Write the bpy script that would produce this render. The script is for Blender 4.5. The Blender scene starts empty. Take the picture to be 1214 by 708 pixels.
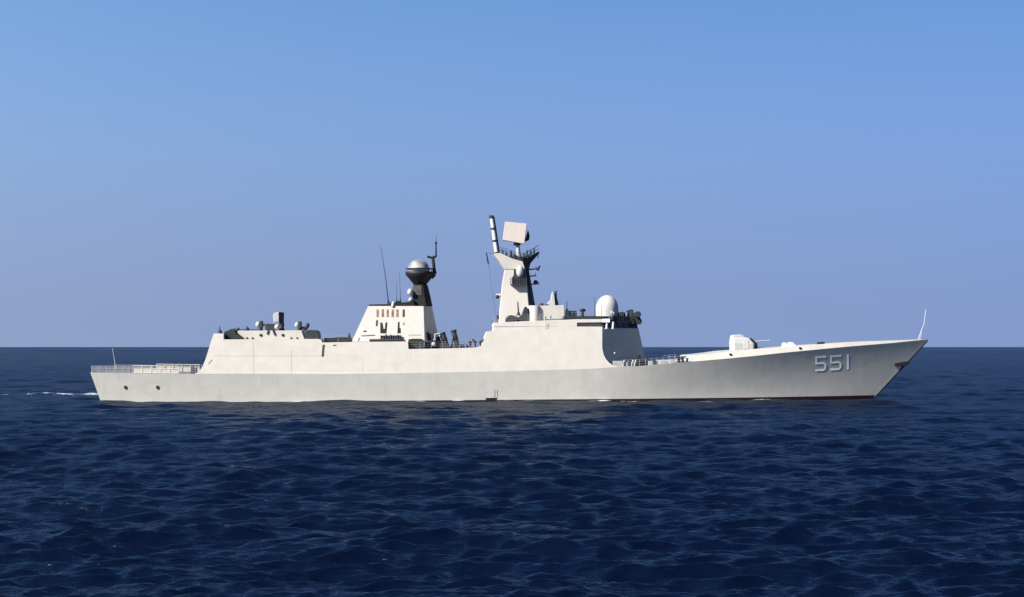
import bpy, bmesh, math, random
import numpy as np
from mathutils import Vector, Matrix
R = math.radians
rng = random.Random(7)
SC = bpy.context.scene
COL = SC.collection

# ------------------------------------------------------------------ camera
D, CAM_H, FPX = 200.0, 8.35, 1482.0          # metres to the ship, eye height, focal length in photo pixels
CX, HORIZON = 607.0, 411.0
cam = bpy.data.cameras.new("camera")
cam_o = bpy.data.objects.new("camera", cam); COL.objects.link(cam_o)
cam_o.location = (0, -D, CAM_H); cam_o.rotation_euler = (R(90), 0, 0)
cam.sensor_width = 36; cam.lens = 36 * FPX / 1214
cam.shift_y = (HORIZON - 354 + 0.3) / 1214
cam.clip_start = 0.5; cam.clip_end = 80000
SC.camera = cam_o

# ------------------------------------------------------------------ sky and sun
SUN_EL, SUN_SIDE = 36.0, 58.0                 # sun behind the viewer, well round to the left
sun_dir = Vector((-math.sin(R(SUN_SIDE)) * math.cos(R(SUN_EL)),
                  -math.cos(R(SUN_SIDE)) * math.cos(R(SUN_EL)), math.sin(R(SUN_EL))))
w = bpy.data.worlds.new("World"); SC.world = w; w.use_nodes = True
nt = w.node_tree; nt.nodes.clear()
out = nt.nodes.new("ShaderNodeOutputWorld"); bg = nt.nodes.new("ShaderNodeBackground")
sky = nt.nodes.new("ShaderNodeTexSky"); sky.sky_type = 'NISHITA'; sky.sun_disc = False
sky.sun_elevation = R(SUN_EL); sky.sun_rotation = math.atan2(sun_dir.x, sun_dir.y) % (2 * math.pi)
sky.air_density = 1.0; sky.dust_density = 0.6; sky.ozone_density = 2.0
L = nt.links.new
def mnode(op, a, b=None, c=None):
    n = nt.nodes.new("ShaderNodeMath"); n.operation = op
    for k, v in enumerate((a, b, c)):
        if v is None: continue
        if isinstance(v, (int, float)): n.inputs[k].default_value = v
        else: L(v, n.inputs[k])
    return n.outputs[0]
tc = nt.nodes.new("ShaderNodeTexCoord"); sep = nt.nodes.new("ShaderNodeSeparateXYZ")
com = nt.nodes.new("ShaderNodeCombineXYZ")
L(tc.outputs['Generated'], sep.inputs[0]); L(sep.outputs[0], com.inputs[0]); L(sep.outputs[1], com.inputs[1])
el = mnode('ABSOLUTE', sep.outputs[2])                  # the haze band at the very horizon is lifted out of view
L(mnode('ADD', mnode('MULTIPLY_ADD', el, 0.22, 0.20), mnode('MULTIPLY', mnode('POWER', el, 2.0), 0.9)), com.inputs[2])
nrm = nt.nodes.new("ShaderNodeVectorMath"); nrm.operation = 'NORMALIZE'
L(com.outputs[0], nrm.inputs[0]); L(nrm.outputs[0], sky.inputs[0])
ramp = nt.nodes.new("ShaderNodeValToRGB"); ramp.color_ramp.interpolation = 'B_SPLINE'
SKY_TINT = [(0.0, (.62, .54, .63)), (.06, (.66, .58, .68)), (.15, (.74, .74, .87)), (.28, (.60, .84, 1.04)), (.6, (.45, .62, .80)), (1.0, (.35, .48, .62))]
while len(ramp.color_ramp.elements) < len(SKY_TINT): ramp.color_ramp.elements.new(.5)
for e, (p_, c_) in zip(ramp.color_ramp.elements, SKY_TINT): e.position = p_; e.color = (*c_, 1)
L(el, ramp.inputs[0])
tint = nt.nodes.new("ShaderNodeMix"); tint.data_type = 'RGBA'; tint.blend_type = 'MULTIPLY'; tint.inputs[0].default_value = 1.0
L(sky.outputs[0], tint.inputs[6]); L(ramp.outputs[0], tint.inputs[7])
side = nt.nodes.new("ShaderNodeMix"); side.data_type = 'RGBA'; side.blend_type = 'MULTIPLY'; side.inputs[0].default_value = 1.0
side.clamp_result = False
cs = nt.nodes.new("ShaderNodeCombineColor")
for k, sl_ in enumerate((-.55, -.45, -.28)): L(mnode('MULTIPLY_ADD', sep.outputs[0], sl_, 1.0), cs.inputs[k])
L(tint.outputs[2], side.inputs[6]); L(cs.outputs[0], side.inputs[7]); L(side.outputs[2], bg.inputs[0])
bg.inputs[1].default_value = 0.06
L(bg.outputs[0], out.inputs[0])
sun = bpy.data.lights.new("sun", 'SUN'); sun.energy = 5.0; sun.angle = R(0.53); sun.color = (1.0, 0.955, 0.88)
sun_o = bpy.data.objects.new("sun", sun); COL.objects.link(sun_o)
sun_o.rotation_euler = sun_dir.to_track_quat('Z', 'Y').to_euler(); sun_o.location = (-80, -80, 90)
SC.view_settings.view_transform = 'Standard'; SC.view_settings.look = 'None'
SC.view_settings.gamma = 1; SC.view_settings.use_curve_mapping = False
SC.cycles.sample_clamp_direct = 0.33
SC.view_settings.exposure = 1.5

# ------------------------------------------------------------------ materials
def paint(name, col, rough=0.5, metal=0.0, var=0.06, scale=0.6, streak=0.0, spec=0.25, bump=0.0):
    m = bpy.data.materials.new(name); m.use_nodes = True
    n = m.node_tree.nodes; l = m.node_tree.links.new
    p = n['Principled BSDF']
    p.inputs['Roughness'].default_value = rough; p.inputs['Metallic'].default_value = metal
    p.inputs['Specular IOR Level'].default_value = spec
    t = n.new("ShaderNodeTexCoord"); no = n.new("ShaderNodeTexNoise")
    no.inputs['Scale'].default_value = scale; no.inputs['Detail'].default_value = 5
    l(t.outputs['Object'], no.inputs['Vector'])
    mr = n.new("ShaderNodeMapRange"); mr.inputs[1].default_value = 0.3; mr.inputs[2].default_value = 0.7
    mr.inputs[3].default_value = 1 - var; mr.inputs[4].default_value = 1 + var
    l(no.outputs['Fac'], mr.inputs[0])
    mx = n.new("ShaderNodeMix"); mx.data_type = 'RGBA'; mx.blend_type = 'MULTIPLY'
    mx.inputs[0].default_value = 1; mx.inputs[6].default_value = (*col, 1)
    l(mr.outputs[0], mx.inputs[7]); last = mx.outputs[2]
    if streak > 0:                                       # vertical run-off stains and faint rust
        mp = n.new("ShaderNodeMapping"); mp.inputs['Scale'].default_value = (0.9, 0.9, 0.06)
        l(t.outputs['Object'], mp.inputs[0])
        s = n.new("ShaderNodeTexNoise"); s.inputs['Scale'].default_value = 1.6; s.inputs['Detail'].default_value = 6
        l(mp.outputs[0], s.inputs['Vector'])
        sr = n.new("ShaderNodeMapRange"); sr.inputs[1].default_value = 0.55; sr.inputs[2].default_value = 0.75
        sr.inputs[3].default_value = 0; sr.inputs[4].default_value = streak
        l(s.outputs['Fac'], sr.inputs[0])
        m2 = n.new("ShaderNodeMix"); m2.data_type = 'RGBA'
        l(sr.outputs[0], m2.inputs[0]); l(last, m2.inputs[6])
        m2.inputs[7].default_value = (col[0] * .62, col[1] * .5, col[2] * .4, 1); last = m2.outputs[2]
    l(last, p.inputs['Base Color'])
    if bump > 0:                                         # plating that is not quite flat
        b = n.new("ShaderNodeBump"); b.inputs['Strength'].default_value = bump; b.inputs['Distance'].default_value = 0.05
        l(no.outputs['Fac'], b.inputs['Height']); l(b.outputs[0], p.inputs['Normal'])
    return m
M = dict(
    white=paint('pale_grey_paint', (.362, .339, .306), .55, var=.05, streak=.10, bump=.15),
    hull=paint('hull_paint', (.345, .332, .304), .5, var=.05, streak=.20, bump=.2),
    deck=paint('deck_paint', (.08, .09, .095), .8, var=.15, scale=1.5),
    red=paint('antifouling_red', (.016, .0052, .005), .6, var=.3, scale=1.2),
    black=paint('mast_black', (.006, .006, .0065), .6, var=.3, scale=1.5),
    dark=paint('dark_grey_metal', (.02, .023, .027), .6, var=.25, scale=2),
    canvas=paint('grey_green_canvas', (.019, .023, .021), .9, var=.35, scale=3),
    brown=paint('sooty_slot', (.035, .026, .018), .8, var=.4, scale=3),
    dome=paint('radome_shell', (.31, .31, .30), .35, var=.02),
    steel=paint('weathered_dome', (.22, .22, .225), .35, var=.5, scale=.55, spec=.7),
    panel=paint('radar_panel', (.32, .275, .25), .6, var=.04, scale=1.5),
    number=paint('number_white', (.82, .82, .80), .5, var=.05),
    shade=paint('number_shade_paint', (.13, .13, .135), .5),
    net=paint('net_grey', (.24, .25, .255), .7, var=.12, scale=3),
    bright=paint('clean_white_paint', (.45, .45, .455), .45, var=.03),
    glass=paint('window_glass', (.01, .013, .018), .08, var=.1, spec=.6),
    navy=paint('navy_cloth', (.015, .018, .04), .9, var=.2, scale=9),
    cloth=paint('white_cloth', (.50, .50, .49), .9, var=.05, scale=9),
    camo=paint('dark_uniform_cloth', (.022, .016, .019), .9, var=.3, scale=9),
    skin=paint('skin', (.36, .20, .13), .6, var=.05, scale=9),
    hair=paint('hair', (.01, .008, .007), .6, var=.1, scale=9),
    flag=paint('flag_cloth', (.03, .02, .03), .9, var=.3, scale=3),
)

# ------------------------------------------------------------------ ship frame: X forward, Y to port (away), Z up
YAW = R(2.5)
cy_, sy_ = math.cos(YAW), math.sin(YAW)
def S(px, py, yl=0.0):
    """ship-local point, at lateral offset yl, measured on the photograph"""
    k = (px - CX) / FPX
    X = (k * (D + cy_ * yl) + sy_ * yl) / (cy_ - k * sy_)
    dist = D + sy_ * X + cy_ * yl
    return Vector((X, yl, CAM_H - (py - HORIZON) / FPX * dist))
def SX(px, yl=0.0): return S(px, 411, yl).x

# ------------------------------------------------------------------ mesh builder
class MB:
    def __init__(s): s.v = []; s.f = []; s.smooth = set()
    def add(s, vs, fs, smooth=False):
        o = len(s.v); s.v += [tuple(v) for v in vs]
        for f in fs:
            if smooth: s.smooth.add(len(s.f))
            s.f.append(tuple(i + o for i in f))
        return s
    def box(s, a, b):
        x0, x1 = sorted((a[0], b[0])); y0, y1 = sorted((a[1], b[1])); z0, z1 = sorted((a[2], b[2]))
        return s.add([(x0,y0,z0),(x1,y0,z0),(x1,y1,z0),(x0,y1,z0),(x0,y0,z1),(x1,y0,z1),(x1,y1,z1),(x0,y1,z1)],
                     [(0,3,2,1),(4,5,6,7),(0,1,5,4),(1,2,6,5),(2,3,7,6),(3,0,4,7)])
    def pbox(s, px0, py0, px1, py1, y0, y1):
        a, b = S(px0, py0, y0), S(px1, py1, y0)
        return s.box((a.x, y0, a.z), (b.x, y1, b.z))
    def prism(s, poly, y0, y1, inset=0.0):
        """outline measured at the near side y0, carried through to y1; the far side may be smaller"""
        P = [S(x, y, y0) for x, y in poly]; n = len(P)
        c = sum(P, Vector()) / n
        Q = [Vector((p.x + (c.x - p.x) * inset, y1, p.z + (c.z - p.z) * inset)) for p in P]
        return s.add(P + Q, [tuple(range(n)), tuple(range(2*n-1, n-1, -1))] + [(i, i+n, (i+1) % n + n, (i+1) % n) for i in range(n)])
    def loft(s, rings, caps=True, smooth=False):
        n = len(rings[0]); o = []
        for r in rings: o += list(r)
        f = []
        for k in range(len(rings) - 1):
            for i in range(n):
                j = (i + 1) % n
                f.append((k*n+i, k*n+j, (k+1)*n+j, (k+1)*n+i))
        s.add(o, f, smooth)
        if caps:
            m = len(rings)
            s.add(rings[0], [tuple(range(n-1, -1, -1))]); s.add(rings[-1], [tuple(range(n))])
        return s
    def tube(s, p0, p1, r0, r1=None, n=8):
        r1 = r0 if r1 is None else r1
        p0, p1 = Vector(p0), Vector(p1); d = (p1 - p0).normalized()
        u = d.orthogonal().normalized(); v = d.cross(u)
        ring = lambda p, r: [p + (u*math.cos(2*math.pi*i/n) + v*math.sin(2*math.pi*i/n)) * r for i in range(n)]
        return s.loft([ring(p0, r0), ring(p1, r1)], True, True)
    def path(s, pts, r0, r1=None, n=6):
        r1 = r0 if r1 is None else r1; k = len(pts) - 1
        for i in range(k):
            s.tube(pts[i], pts[i+1], r0 + (r1-r0)*i/k, r0 + (r1-r0)*(i+1)/k, n)
        return s
    def lathe(s, c, prof, n=20, axis='Z'):
        """prof: list of (radius, height)"""
        c = Vector(c); rings = []
        for r, h in prof:
            ring = []
            for i in range(n):
                a = 2*math.pi*i/n; x, y = r*math.cos(a), r*math.sin(a)
                ring.append(c + (Vector((x, y, h)) if axis == 'Z' else Vector((x, h, y)) if axis == 'Y' else Vector((h, x, y))))
            rings.append(ring)
        return s.loft(rings, True, True)
    def ball(s, c, r, sz=1.0, n=16):
        return s.lathe(c, [(max(.001, r*math.sin(math.pi*i/10)), -r*sz*math.cos(math.pi*i/10)) for i in range(11)], n)
    def build(s, name, mat, parent=None, bevel=0.0, subs=0):
        me = bpy.data.meshes.new(name)
        me.from_pydata(s.v, [], s.f); me.update()
        bm = bmesh.new(); bm.from_mesh(me)
        bmesh.ops.recalc_face_normals(bm, faces=bm.faces)
        bm.to_mesh(me); bm.free()
        for i in s.smooth:
            if i < len(me.polygons): me.polygons[i].use_smooth = True
        me.materials.append(mat)
        o = bpy.data.objects.new(name, me); COL.objects.link(o)
        if parent: o.parent = parent
        if bevel:
            b = o.modifiers.new('bevel', 'BEVEL'); b.width = bevel; b.segments = 2; b.limit_method = 'ANGLE'; b.angle_limit = R(35)
        return o
def tag(o, label=None, cat=None, group=None, kind=None):
    for k, v in (('label', label), ('category', cat), ('group', group), ('kind', kind)):
        if v: o[k] = v
    return o
def empty(name, loc, rz=0.0):
    o = bpy.data.objects.new(name, None); COL.objects.link(o)
    o.location = loc; o.rotation_euler = (0, 0, rz); o.empty_display_size = .5
    return o

# ------------------------------------------------------------------ sea
NW = 240
wr = np.random.RandomState(11)
lam = np.exp(wr.uniform(np.log(0.5), np.log(26.0), NW))
kk = 2*np.pi/lam
th = np.pi/2 + 0.16 + wr.normal(0, 0.40, NW)         # mean travel towards / away from the viewer, well spread
amp = 0.0145 * lam**0.58 * np.where(lam > 8, (8/lam)**1.0, 1.0) * np.where(lam < .8, .9, np.where(lam < 2.0, 1.45, np.where(lam < 9, .85, 1.0))) * wr.uniform(0.5, 1.4, NW) * 0.55
ph = wr.uniform(0, 2*np.pi, NW)
NS = 60
lam2 = np.exp(wr.uniform(np.log(25.0), np.log(400.0), NS)); th2 = np.pi/2 + .3 + wr.normal(0, .5, NS); ph2 = wr.uniform(0, 2*np.pi, NS)
def wave(x, y, cell):
    """height and sideways shift of the sea; waves finer than the mesh cell fade out"""
    z = np.zeros_like(x); dx = np.zeros_like(x); dy = np.zeros_like(x)
    for i in range(NW):
        fade = np.clip((lam[i]/cell - 2.5)/3.0, 0, 1)
        if not fade.any(): continue
        c, s_ = np.cos(th[i]), np.sin(th[i])
        a = kk[i]*(x*c + y*s_) + ph[i]
        A = amp[i]*fade
        z += A*np.cos(a)
        q = 0.75*A*np.sin(a); dx -= q*c; dy -= q*s_
    for i in range(NS):                                 # long low swell that carries the far sea to the horizon
        far = np.clip((np.hypot(x, y + D) - 450)/900, 0, 1)*np.clip((lam2[i]/cell - 2.5)/3, 0, 1)*np.clip((cell*14/lam2[i])**1.2, 0, 1)
        if far.any(): z += far*.0017*lam2[i]*np.cos(2*np.pi/lam2[i]*(x*np.cos(th2[i]) + y*np.sin(th2[i])) + ph2[i])
    return z, dx, dy
def polar(r_list, a_list):
    r, a = np.meshgrid(r_list, a_list, indexing='ij')
    return r*np.sin(a), -D + r*np.cos(a), r
def grid_mesh(name, X, Y, Z, mat):
    n, m = X.shape
    co = np.stack([X, Y, Z], -1).reshape(-1, 3)
    idx = np.arange(n*m).reshape(n, m)
    q = np.stack([idx[:-1, :-1], idx[:-1, 1:], idx[1:, 1:], idx[1:, :-1]], -1).reshape(-1, 4)
    me = bpy.data.meshes.new(name)
    me.vertices.add(len(co)); me.vertices.foreach_set('co', co.ravel())
    me.loops.add(q.size); me.loops.foreach_set('vertex_index', q.ravel().astype(np.int32))
    me.polygons.add(len(q)); me.polygons.foreach_set('loop_start', np.arange(0, q.size, 4, dtype=np.int32))
    me.update(calc_edges=True); me.validate()
    me.polygons.foreach_set('use_smooth', np.ones(len(me.polygons), dtype=bool))
    me.materials.append(mat)
    o = bpy.data.objects.new(name, me); COL.objects.link(o)
    return o
def sea_material():
    m = bpy.data.materials.new('sea_water'); m.use_nodes = True
    n = m.node_tree.nodes; l = m.node_tree.links.new; p = n['Principled BSDF']
    t = n.new("ShaderNodeTexCoord")
    mp = n.new("ShaderNodeMapping"); mp.inputs['Scale'].default_value = (.34, 1.0, 1.0); mp.inputs['Rotation'].default_value = (0, 0, R(-12))
    l(t.outputs['Object'], mp.inputs[0])
    prev = None
    for sc, dist, st in ((0.6, .30, 1.0), (1.9, .19, 1.0), (5.5, .045, 1.0)):
        no = n.new("ShaderNodeTexNoise"); no.inputs['Scale'].default_value = sc; no.inputs['Detail'].default_value = 4
        no.inputs['Roughness'].default_value = .55
        l(mp.outputs[0], no.inputs['Vector'])
        b = n.new("ShaderNodeBump"); b.inputs['Distance'].default_value = dist; b.inputs['Strength'].default_value = st
        l(no.outputs['Fac'], b.inputs['Height'])
        if prev: l(prev.outputs[0], b.inputs['Normal'])
        prev = b
    n.remove(p)
    df = n.new("ShaderNodeBsdfDiffuse"); df.inputs[0].default_value = (.0007, .0022, .0090, 1)
    gl = n.new("ShaderNodeBsdfGlossy"); gl.inputs['Roughness'].default_value = .12; gl.inputs[0].default_value = (.80, .90, 1, 1)
    fr = n.new("ShaderNodeFresnel"); fr.inputs[0].default_value = 1.333
    # a rough sea never reaches mirror reflection at grazing angles: crests hide the flat water behind them
    a = n.new("ShaderNodeMath"); a.operation = 'MULTIPLY_ADD'; a.inputs[1].default_value = 1/.40; a.inputs[2].default_value = 1.0
    d = n.new("ShaderNodeMath"); d.operation = 'DIVIDE'
    l(fr.outputs[0], a.inputs[0]); l(fr.outputs[0], d.inputs[0]); l(a.outputs[0], d.inputs[1])
    mx = n.new("ShaderNodeMixShader"); l(d.outputs[0], mx.inputs[0]); l(df.outputs[0], mx.inputs[1]); l(gl.outputs[0], mx.inputs[2])
    for q in (gl, fr): l(prev.outputs[0], q.inputs['Normal'])
    l(mx.outputs[0], n['Material Output'].inputs['Surface'])
    return m
sea_m = sea_material()
rl = [6.0]
while rl[-1] < 900: rl.append(rl[-1] + max(.11, .0030*rl[-1]))
while rl[-1] < 14000: rl.append(rl[-1]*1.006)
while rl[-1] < 60000: rl.append(rl[-1]*1.08)
rl = np.array(rl)
al = np.concatenate([np.linspace(-1.5, -.50, 60)[:-1], np.arange(-.50, .50, .0030), np.linspace(.50, 1.5, 60)])
gx, gy, gr = polar(rl, al)
gz, gdx, gdy = wave(gx, gy, np.maximum(.11, .0030*gr) + np.where(gr > 900, gr*.003, 0) + np.where(gr > 14000, gr*.2, 0))
sea = grid_mesh('sea', gx + gdx, gy + gdy, gz, sea_m)
tag(sea, kind='structure')

# ------------------------------------------------------------------ the warship
ship = empty('warship', (0, 0, 0), YAW)
tag(ship, 'long pale grey warship with hull number 551, steaming broadside across the sea', 'warship')

# hull form -------------------------------------------------------------------------------------
def kb(X):                                              # half-breadth at the knuckle
    if X < -40: return 8.0 - 1.1*((-40 - X)/26)**2
    if X < 16: return 8.0
    return max(0.015, 8.0*(1 - min(1, (X - 16)/51.5)**1.9))
def wb_u(u):                                            # half-breadth at the waterline, along the hull
    if u < .25: return 7.6 - 1.3*((.25 - u)/.25)**2
    if u < .58: return 7.6
    return max(0.01, 7.6*(1 - ((u - .58)/.42)**1.35))
knk = [(107,441.3),(231,443.4),(400,443.2),(540,441),(600,440.2),(640,439),(700,437),(733,434.7),(760,433.6),(800,430.2),
       (820,428.5),(855,425.6),(890,422.3),(920,418.9),(960,415),(1000,411.2),(1020,409.5),(1060,406.2),(1099,403.2)]
KX, KZ = [], []
for px, py in knk:
    X = (px - CX)/7.5
    for _ in range(12): X = SX(px, -kb(X))
    p = S(px, py, -kb(X)); KX.append(p.x); KZ.append(p.z)
XS, XB = KX[0], KX[-1]
def kz(X): return float(np.interp(X, KX, KZ))
pt = S(120, 473.5, -6.0); XT0 = pt.x                     # foot of the transom
X_st0 = SX(1039, 0)                                     # stem at the water
ztop = KZ[-1]
def x_stem(z): return X_st0 + (XB - X_st0)*(z - .6)/(ztop - .6)
def x_tr(z): return XT0 + (XS - XT0)*z/KZ[0]
def paint_z(u): return float(np.interp(u, [0, .12, .35, .55, .8, 1], [-.35, -.10, .10, .27, .38, .52]))
def hull_pt(u, z, side):
    Xk = XS + (XB - XS)*u
    zk = kz(Xk)
    # keep stations upright amidships, raked at both ends
    a = max(0, (u - .55)/.45)**1.5; b = max(0, (.12 - u)/.12)
    X = Xk + a*(x_stem(z) - x_stem(zk)) + b*(x_tr(z) - x_tr(zk))
    k, w0 = kb(Xk), wb_u(u)
    t = z/zk
    e_ = 1.15 + .55*min(1, max(0, (u - .55)/.3))
    B = w0 + (k - w0)*(t**e_ if t > 0 else t*.6)
    return Vector((X, side*max(.008, B), z))
US = sorted(set([i/60 for i in range(61)] + [.91 + i*.0045 for i in range(21)]))
US = [u for u in US if u <= 1]
def hull_mesh(z_of, rows, name, mat, parent, close_top=False):
    mb = MB()
    for side in (-1, 1):
        grid = [[hull_pt(u, z_of(u, r), side) for r in rows] for u in US]
        n = len(rows); vs = [p for g in grid for p in g]; fs = []
        for i in range(len(US) - 1):
            for j in range(n - 1):
                fs.append((i*n+j, (i+1)*n+j, (i+1)*n+j+1, i*n+j+1))
        mb.add(vs, fs, True)
    for e in (0, -1):                                   # transom and stem closing strips
        a = [hull_pt(US[e], z_of(US[e], r), -1) for r in rows]; b = [hull_pt(US[e], z_of(US[e], r), 1) for r in rows]
        n = len(rows)
        mb.add(a + b, [(j, j+1, n+j+1, n+j) for j in range(n - 1)])
    return mb.build(name, mat, parent)
zk_u = lambda u: kz(XS + (XB - XS)*u)
hull = hull_mesh(lambda u, r: paint_z(u) + (zk_u(u) - paint_z(u))*r, [i/24 for i in range(25)], 'hull', M['hull'], ship)
boot = hull_mesh(lambda u, r: -2.2 + (paint_z(u) + 2.2)*r, [0, .5, 1], 'boot_topping', M['red'], hull)

def on_hull(px, py, lift=.03):
    """point of the near hull side seen at this place of the photograph"""
    yl = -7.5
    for _ in range(25):
        p = S(px, py, yl)
        lo, hi = 0.0, 1.0
        for _ in range(30):
            m_ = (lo + hi)/2
            if hull_pt(m_, p.z, -1).x < p.x: lo = m_
            else: hi = m_
        yl = hull_pt(lo, p.z, -1).y
    return S(px, py, yl - lift)

# decks
def deck_strip(X0, X1, dz, name, mat, inset=.12, n=16):
    mb = MB(); a, b = [], []
    for i in range(n + 1):
        X = X0 + (X1 - X0)*i/n; h = max(.04, kb(X) - inset)
        a.append((X, -h, kz(X) + dz)); b.append((X, h, kz(X) + dz))
    mb.add(a + b, [(i, i+1, n+1+i+1, n+1+i) for i in range(n)])
    return mb.build(name, mat, ship)
deck_strip(XS + .05, SX(262), -.05, 'flight_deck', M['deck'])
deck_strip(SX(680), SX(862), -.06, 'missile_deck', M['deck'])

# forecastle bulwark: inward-leaning pale band from the knuckle up to the fore deck
bt = [(820,428.0),(827,420.8),(840,419.6),(855,417.8),(868,415.8),(895,413.6),(920,412.2),(960,408.6),(1000,406),(1020,404.7),(1060,403.5),(1099,402.0)]
mb = MB(); lower, upper = [], []
for px, py in bt:
    X = (px - CX)/7.5
    for _ in range(12): X = SX(px, -kb(X))
    zt = S(px, py, -kb(X) + .4).z; h = max(0, zt - kz(X))
    lower.append((X, kb(X) - .006, kz(X) + .004)); upper.append((X, max(.06, kb(X) - .55*h), zt))
n = len(lower)
for sd in (-1, 1):
    mb.add([(x, sd*y, z) for x, y, z in lower] + [(x, sd*y, z) for x, y, z in upper], [(i, i+1, n+i+1, n+i) for i in range(n-1)])
bulwark = mb.build('bulwark', M['white'], ship)
mb = MB()
mb.add([(x, -y + .03, z - .05) for x, y, z in upper] + [(x, y - .03, z - .05) for x, y, z in upper], [(i, i+1, n+i+1, n+i) for i in range(n-1)])
mb.build('fore_deck', M['net'], ship)
mb = MB(); p = S(862, 419, -7.0)
for px, py in ((862.5, 418.5), (947.5, 412.6)):
    X = SX(px, -4.5); a = min(range(n-1), key=lambda i: abs((lower[i][0]+lower[i+1][0])/2 - X)); t_ = (X - lower[a][0])/(lower[a+1][0]-lower[a][0])
    lp = Vector(lower[a]).lerp(Vector(lower[a+1]), t_); up = Vector(upper[a]).lerp(Vector(upper[a+1]), t_); q = lp.lerp(up, .5)
    MB().ball((q.x, -q.y - .02, q.z), .22).build('fairlead', M['black'], bulwark)

# hull details -----------------------------------------------------------------------------------
for px, py in ((149, 459), (187, 459)):
    c = on_hull(px, py, .0)
    MB().lathe((c.x, c.y - .05, c.z), [(.27, 0), (.27, .12)], 14, 'Y').build('mooring_port', M['black'], hull)
digits = {'5': [(0,1,1,.86),(0,.5,.17,1),(0,.45,.85,.58),(.82,.1,1,.48),(0,0,.86,.14)], '1': [(.35,0,.62,1)]}
def digit(ch, px0, px1, py0, py1, dxp, dyp, lift, mat, name):
    mb = MB()
    sh = (py0 - 430)*0
    for x0, y0, x1, y1 in digits[ch]:
        x0, x1 = sorted((x0, x1)); y0, y1 = sorted((y0, y1))
        nx, ny = max(1, int((x1-x0)*4)), max(1, int((y1-y0)*5))
        g = []
        for j in range(ny + 1):
            for i in range(nx + 1):
                u, v = x0 + (x1-x0)*i/nx, y0 + (y1-y0)*j/ny
                g.append(on_hull(px0 + (px1-px0)*u + dxp, py1 + (py0-py1)*v - (px0 + (px1-px0)*u - 986)*.06 + dyp, lift))
        mb.add(g, [(j*(nx+1)+i, j*(nx+1)+i+1, (j+1)*(nx+1)+i+1, (j+1)*(nx+1)+i) for j in range(ny) for i in range(nx)])
        lift += .004
    o = mb.build(name, mat, hull)
    return o
for ch, a, b in (('5', 966.5, 979.5), ('5', 984, 997.5), ('1', 1000.5, 1010)):
    digit(ch, a, b, 421.0, 439.0, .9, .8, .008, M['shade'], 'number_shadow')
    digit(ch, a, b, 421.0, 439.0, 0, 0, .022, M['number'], 'hull_number')
# anchor housed across the stem
a, b = S(1061.5, 432.3, -.9), S(1078.5, 430, 0)
mb = MB()
mb.prism([(1061,430.6),(1075,428.2),(1078.6,428.4),(1078,432.2),(1071,433.6),(1061.5,434)], -.75, .75)
anc = mb.build('anchor', M['black'], hull, bevel=.05)
# draught marks and a dark fin-stabiliser recess at the waterline
for px in (586.2, 589.3):
    mb = MB()
    for i in range(8):
        c = on_hull(px, 470 - i*1.1, .02); mb.box((c.x - .05, c.y - .02, c.z - .07), (c.x + .05, c.y + .03, c.z + .085))
    mb.build('draught_marks', M['net'], hull)
mb = MB()
g = [on_hull(px, py, .02) for px, py in ((575.5, 471.6), (589.5, 471.4), (589, 473.8), (587, 475), (576.5, 475.2))]
q = [Vector((p.x, p.y + .2, p.z)) for p in g]
mb.add(g + q, [tuple(range(5)), tuple(range(9, 4, -1))] + [(i, i+5, (i+1) % 5+5, (i+1) % 5) for i in range(5)])
mb.build('sea_chest', M['black'], hull)
# black strip along the stem, painting in its shaded far side
mb = MB(); mb.path([hull_pt(1, .2 + (ztop - .2)*i/6, 0) + Vector((.10, .04, 0)) for i in range(7)], .17); mb.build('stem_shade_strip', M['black'], hull)

# superstructure ---------------------------------------------------------------------------------
TAN = math.tan(R(8.5))
def on_side(px, py, lift=0.0):
    """point on the inward-leaning superstructure side"""
    yl = -8.0
    for _ in range(20):
        p = S(px, py, yl)
        yl = -(kb(min(p.x, 16)) - max(0, p.z - kz(p.x))*TAN) - lift
    return S(px, py, yl)
def side_solid(poly, lift=0.0):
    P = [on_side(x, y, lift) for x, y in poly]; n = len(P)
    Q = [Vector((p.x, -p.y, p.z)) for p in P]
    return MB().add(P + Q, [tuple(range(n)), tuple(range(2*n-1, n-1, -1))] + [(i, i+n, (i+1) % n+n, (i+1) % n) for i in range(n)])
plate = [(231,443.2),(236,440),(240,434.5),(243.5,426),(247,415),(251,402),(253.5,395.2),(265,395.2),(265,402.2),(300,402),(377,401.6),
         (380.5,402.6),(382,405.8),(420,405.2),(483.6,404.6),(484.2,413.6),(520,413),(552,412.3),(568,411.6),(571,409),(573.5,404),(576,396),(577.6,392.6),
         (585,392),(586,387.5),(625,387.2),(668,387),(714,387),(714,441.5)]
base_line = [(700,437),(640,439),(600,440.2),(540,441),(400,443.2)]
poly = plate[:-1] + [(714,436.2)] + base_line
sup = side_solid(poly).build('superstructure', M['white'], ship)
# curved wing of the side plating sweeping down to the fore deck
wing = [(713.9,410),(714.4,415),(715.8,420.5),(718.3,425.5),(722,429.8),(727,433),(735,434.9),(720,435.7),(713.9,436.2)]
for sd in (-1, 1):
    P = [on_side(x, y) for x, y in wing]; P = [Vector((p.x, p.y*-sd, p.z)) for p in P]
    n_ = len(P); Q = [Vector((p.x, p.y + .12*sd*-1, p.z)) for p in P]
    MB().add(P + Q, [tuple(range(n_)), tuple(range(2*n_-1, n_-1, -1))] + [(i, i+n_, (i+1) % n_+n_, (i+1) % n_) for i in range(n_)]).build('side_wing', M['white'], sup)
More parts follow.
